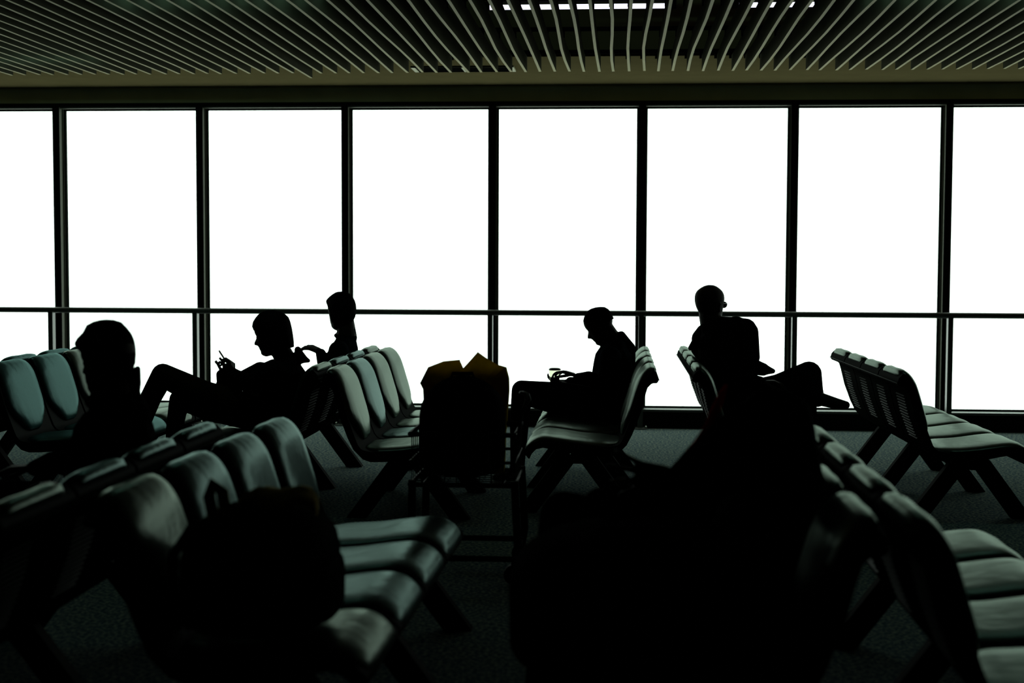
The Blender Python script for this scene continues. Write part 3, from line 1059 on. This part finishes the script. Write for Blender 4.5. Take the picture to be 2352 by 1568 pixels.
zb = 0.43
xl, xr = at(958, 1100, CY).x - o.x, at(1190, 1100, CY).x - o.x
fr, bk = -0.22, 0.24
for z, r in ((zb, .011), (zb + .10, .007), (zb + .22, .011)):
    MB().tube([(xl, fr, z), (xr, fr, z), (xr, bk, z), (xl, bk, z), (xl, fr, z)], r, 8).build('basket_rim', 'chrome_dark', ct, smooth=1)
for i in range(1, 9):
    x = xl + (xr - xl) * i / 9
    MB().tube([(x, fr, zb + .22), (x, fr, zb), (x, bk, zb), (x, bk, zb + .22)], .003, 6).build('basket_wire', 'chrome_dark', ct, smooth=1)
for i in range(1, 8):
    y = fr + (bk - fr) * i / 8
    MB().tube([(xl, y, zb + .22), (xl, y, zb), (xr, y, zb), (xr, y, zb + .22)], .003, 6).build('basket_wire', 'chrome_dark', ct, smooth=1)
for (x, y) in ((xl + .01, fr), (xl + .01, bk), (xr, fr), (xr, bk)):
    p = MB().tube([(x, y, zb + .02), (x + (.015 if x > 0 else -.005), y, .16), (x, y, .07)], .017, 10).build('leg', 'leg_black', ct, smooth=1)
    w = MB()
    w.tube([(x, y - .018, .045), (x, y + .018, .045)], .045, 18)
    wh = w.build('wheel', 'rubber', ct, smooth=0.6)
    MB().tube([(x, y - .022, .045), (x, y + .022, .045)], .014, 12).build('hub', 'bolt_steel', wh, smooth=0.6)
for pp in ([(xl, fr, .11), (xr, fr, .11)], [(xl, bk, .11), (xr, bk, .11)], [(xr, fr, .11), (xr, bk, .11)]):
    MB().tube(pp, .013, 8).build('base_rail', 'leg_black', ct, smooth=1)
hp = [W(1168, 1098, CY - .22), W(1190, 1020, CY - .22), W(1196, 960, CY - .22), W(1206, 930, CY - .22), W(1216, 918, CY - .2), W(1212, 906, CY - .18), W(1200, 902, CY - .1),
      W(1196, 902, CY + .1), W(1208, 906, CY + .2), W(1210, 918, CY + .22), W(1200, 945, CY + .24), W(1190, 1020, CY + .24), W(1176, 1098, CY + .24)]
MB().tube(hp, .009, 10).build('handle', 'chrome_dark', ct, smooth=1)
MB().tube([W(1132, 1099, CY - .235), W(1172, 1099, CY - .235)], .006, 8).build('crossbar', 'chrome_dark', ct, smooth=1)
tag(ct, 'small wire luggage cart with curved handle in the middle of the room', 'cart')

c = at(1062, 1090, CY - .02)
tb = empty('travel_bag', (c.x, CY - .02, 0.445))
hx = (at(1160, 1000, CY).x - at(966, 1000, CY).x) / 2
zt_ = at(1050, 866, CY - .1).z - .445
rounded_box(0, 0, 0.0, zt_, hx, .17, 2.8, topround=1.1).build('bag_body', 'bag_black', tb, smooth=1.5)
rounded_box(0, -.165, .05, .26, hx * .7, .035, 3.0, topround=.4).build('front_pocket', 'bag_black', tb, smooth=1.5)
MB().tube([(-.05, 0, zt_ - .012), (-.045, 0, zt_ + .010), (.045, 0, zt_ + .010), (.05, 0, zt_ - .012)], .008, 8).build('grab_handle', 'bag_black', tb, smooth=1)
tag(tb, 'rounded black travel bag standing in the luggage cart', 'bag')

# mustard bag behind it: two crinkled sheets and gussets with a ragged open top
Yf, Yk = CY + .155, CY + .30
outl = [(1157, 1088), (1160, 985), (1167, 896), (1166, 868), (1159, 843), (1145, 838), (1117, 822), (1097, 808), (1080, 828), (1062, 847), (1056, 826),
        (1019, 829), (983, 843), (964, 880), (972, 893), (975, 960), (978, 1088)]
mb_ = empty('paper_bag', (at(1065, 1000, Yf).x, (Yf + Yk) / 2, 0.447))
o2 = mb_.location


def sheet(pts, Y, wob):
    cen = at(1068, 930, Y) - o2
    pts = [at(u, v, Y) - o2 for (u, v) in pts]
    ring = []
    for i, p in enumerate(pts):
        ring.append(Vector((p.x, p.y + wob * math.sin(i * 2.1), p.z)))
    vs, fs = [], []
    n = len(ring)
    for k in (1.0, .66, .33):
        for i, p in enumerate(ring):
            q = cen.lerp(p, k)
            q.y += (1 - k) * wob * 1.5 * math.sin(i * 1.3 + k * 4)
            vs.append(q)
    vs.append(cen)
    for a in range(2):
        for i in range(n):
            j = (i + 1) % n
            fs.append((a * n + i, a * n + j, (a + 1) * n + j, (a + 1) * n + i))
    for i in range(n):
        fs.append((2 * n + i, 2 * n + (i + 1) % n, 3 * n))
    return MB().add(vs, fs), ring


def solid(o, t=0.002):
    s = o.modifiers.new('thickness', 'SOLIDIFY')
    s.thickness = t
    return o


s1, r1 = sheet(outl, Yf, .008)
back = [(u + 3, max(v, 834) if v > 815 else v + 22) for (u, v) in outl]
s2, r2 = sheet(back, Yk, .010)
solid(s1.build('bag_front', 'mustard_sheet', mb_))
solid(s2.build('bag_back', 'mustard_sheet', mb_))
gm = MB()
for idx in (range(0, 5), range(12, 17)):
    idx = list(idx)
    for a, b in zip(idx, idx[1:]):
        gm.add([r1[a], r1[b], r2[b], r2[a]], [(0, 1, 2, 3)])
gm.add([r1[0], r1[-1], r2[-1], r2[0]], [(0, 1, 2, 3)])
solid(gm.build('gusset', 'mustard_sheet', mb_))
tag(mb_, 'mustard yellow bag with ragged pointed top behind the black bag on the cart', 'bag')

# backpack on the near bench, lower left
bx, by, bz = -0.94, 3.70, 0.425
bp = empty('backpack', (bx, by, bz))
rounded_box(0, 0, 0, .335, .20, .24, 2.6, topround=.9).build('pack_body', 'bag_black', bp, smooth=1.5)
rounded_box(.165, 0, .03, .2, .045, .15, 2.8, topround=.4).build('front_pocket', 'bag_black', bp, smooth=1.5)
MB().tube([(-.10, -.10, .29), (-.115, -.10, .36), (-.105, -.10, .395), (-.08, -.10, .375), (-.065, -.10, .28)], .017, 8).build('carry_loop', 'tan_cloth', bp, smooth=1)
for s in (-1, 1):
    MB().tube([(-.16, s * .1, .28), (-.215, s * .1, .2), (-.21, s * .1, .08), (-.16, s * .12, .02)], .014, 8).build('shoulder_strap', 'bag_black', bp, smooth=1)
fl = MB()
rings = []
for i in range(9):
    t = i / 8
    x = -.04 + .20 * t
    zc = .332 + .028 * math.sin(t * math.pi) + .012 * math.sin(t * 9)
    ring = []
    for j in range(14):
        a = 2 * math.pi * j / 14
        ring.append((x, -.06 + (.11 * math.sin(t * 2.6 + .3)) * math.cos(a), zc + (.022 + .008 * math.sin(3 * a + t * 6)) * math.sin(a)))
    rings.append(ring)
fl.loft(rings).build('top_flap', 'tan_cloth', bp, smooth=1.2)
tag(bp, 'black backpack with tan top flap on the near lower-left bench', 'backpack')

# big soft bag on the near seats in front of the large person
hb = empty('duffel_bag', (0.08, 3.52, 0.395))
rounded_box(0, 0, 0, .36, .345, .32, 2.6, topround=.8).build('bag_body', 'bag_black', hb, smooth=1.5)
rounded_box(-.06, -.305, .05, .22, .15, .04, 3.0, topround=.4).build('side_pocket', 'bag_black', hb, smooth=1.5)
for y in (-.09, .09):
    MB().tube([(-.13, y, .33), (-.09, y, .385), (0, y, .40), (.09, y, .385), (.13, y, .33)], .010, 8).build('bag_handle', 'bag_black', hb, smooth=1)
MB().tube([(-.05, -.345, .19), (.0, -.345, .175)], .006, 8).build('buckle', 'chrome_dark', hb, smooth=1)
MB().tube([(-.055, -.345, .17), (-.02, -.346, .155)], .004, 8).build('zip_pull', 'chrome_dark', hb, smooth=1)
tag(hb, 'bulky black duffel bag on the near seats in front of the large dark person', 'bag')
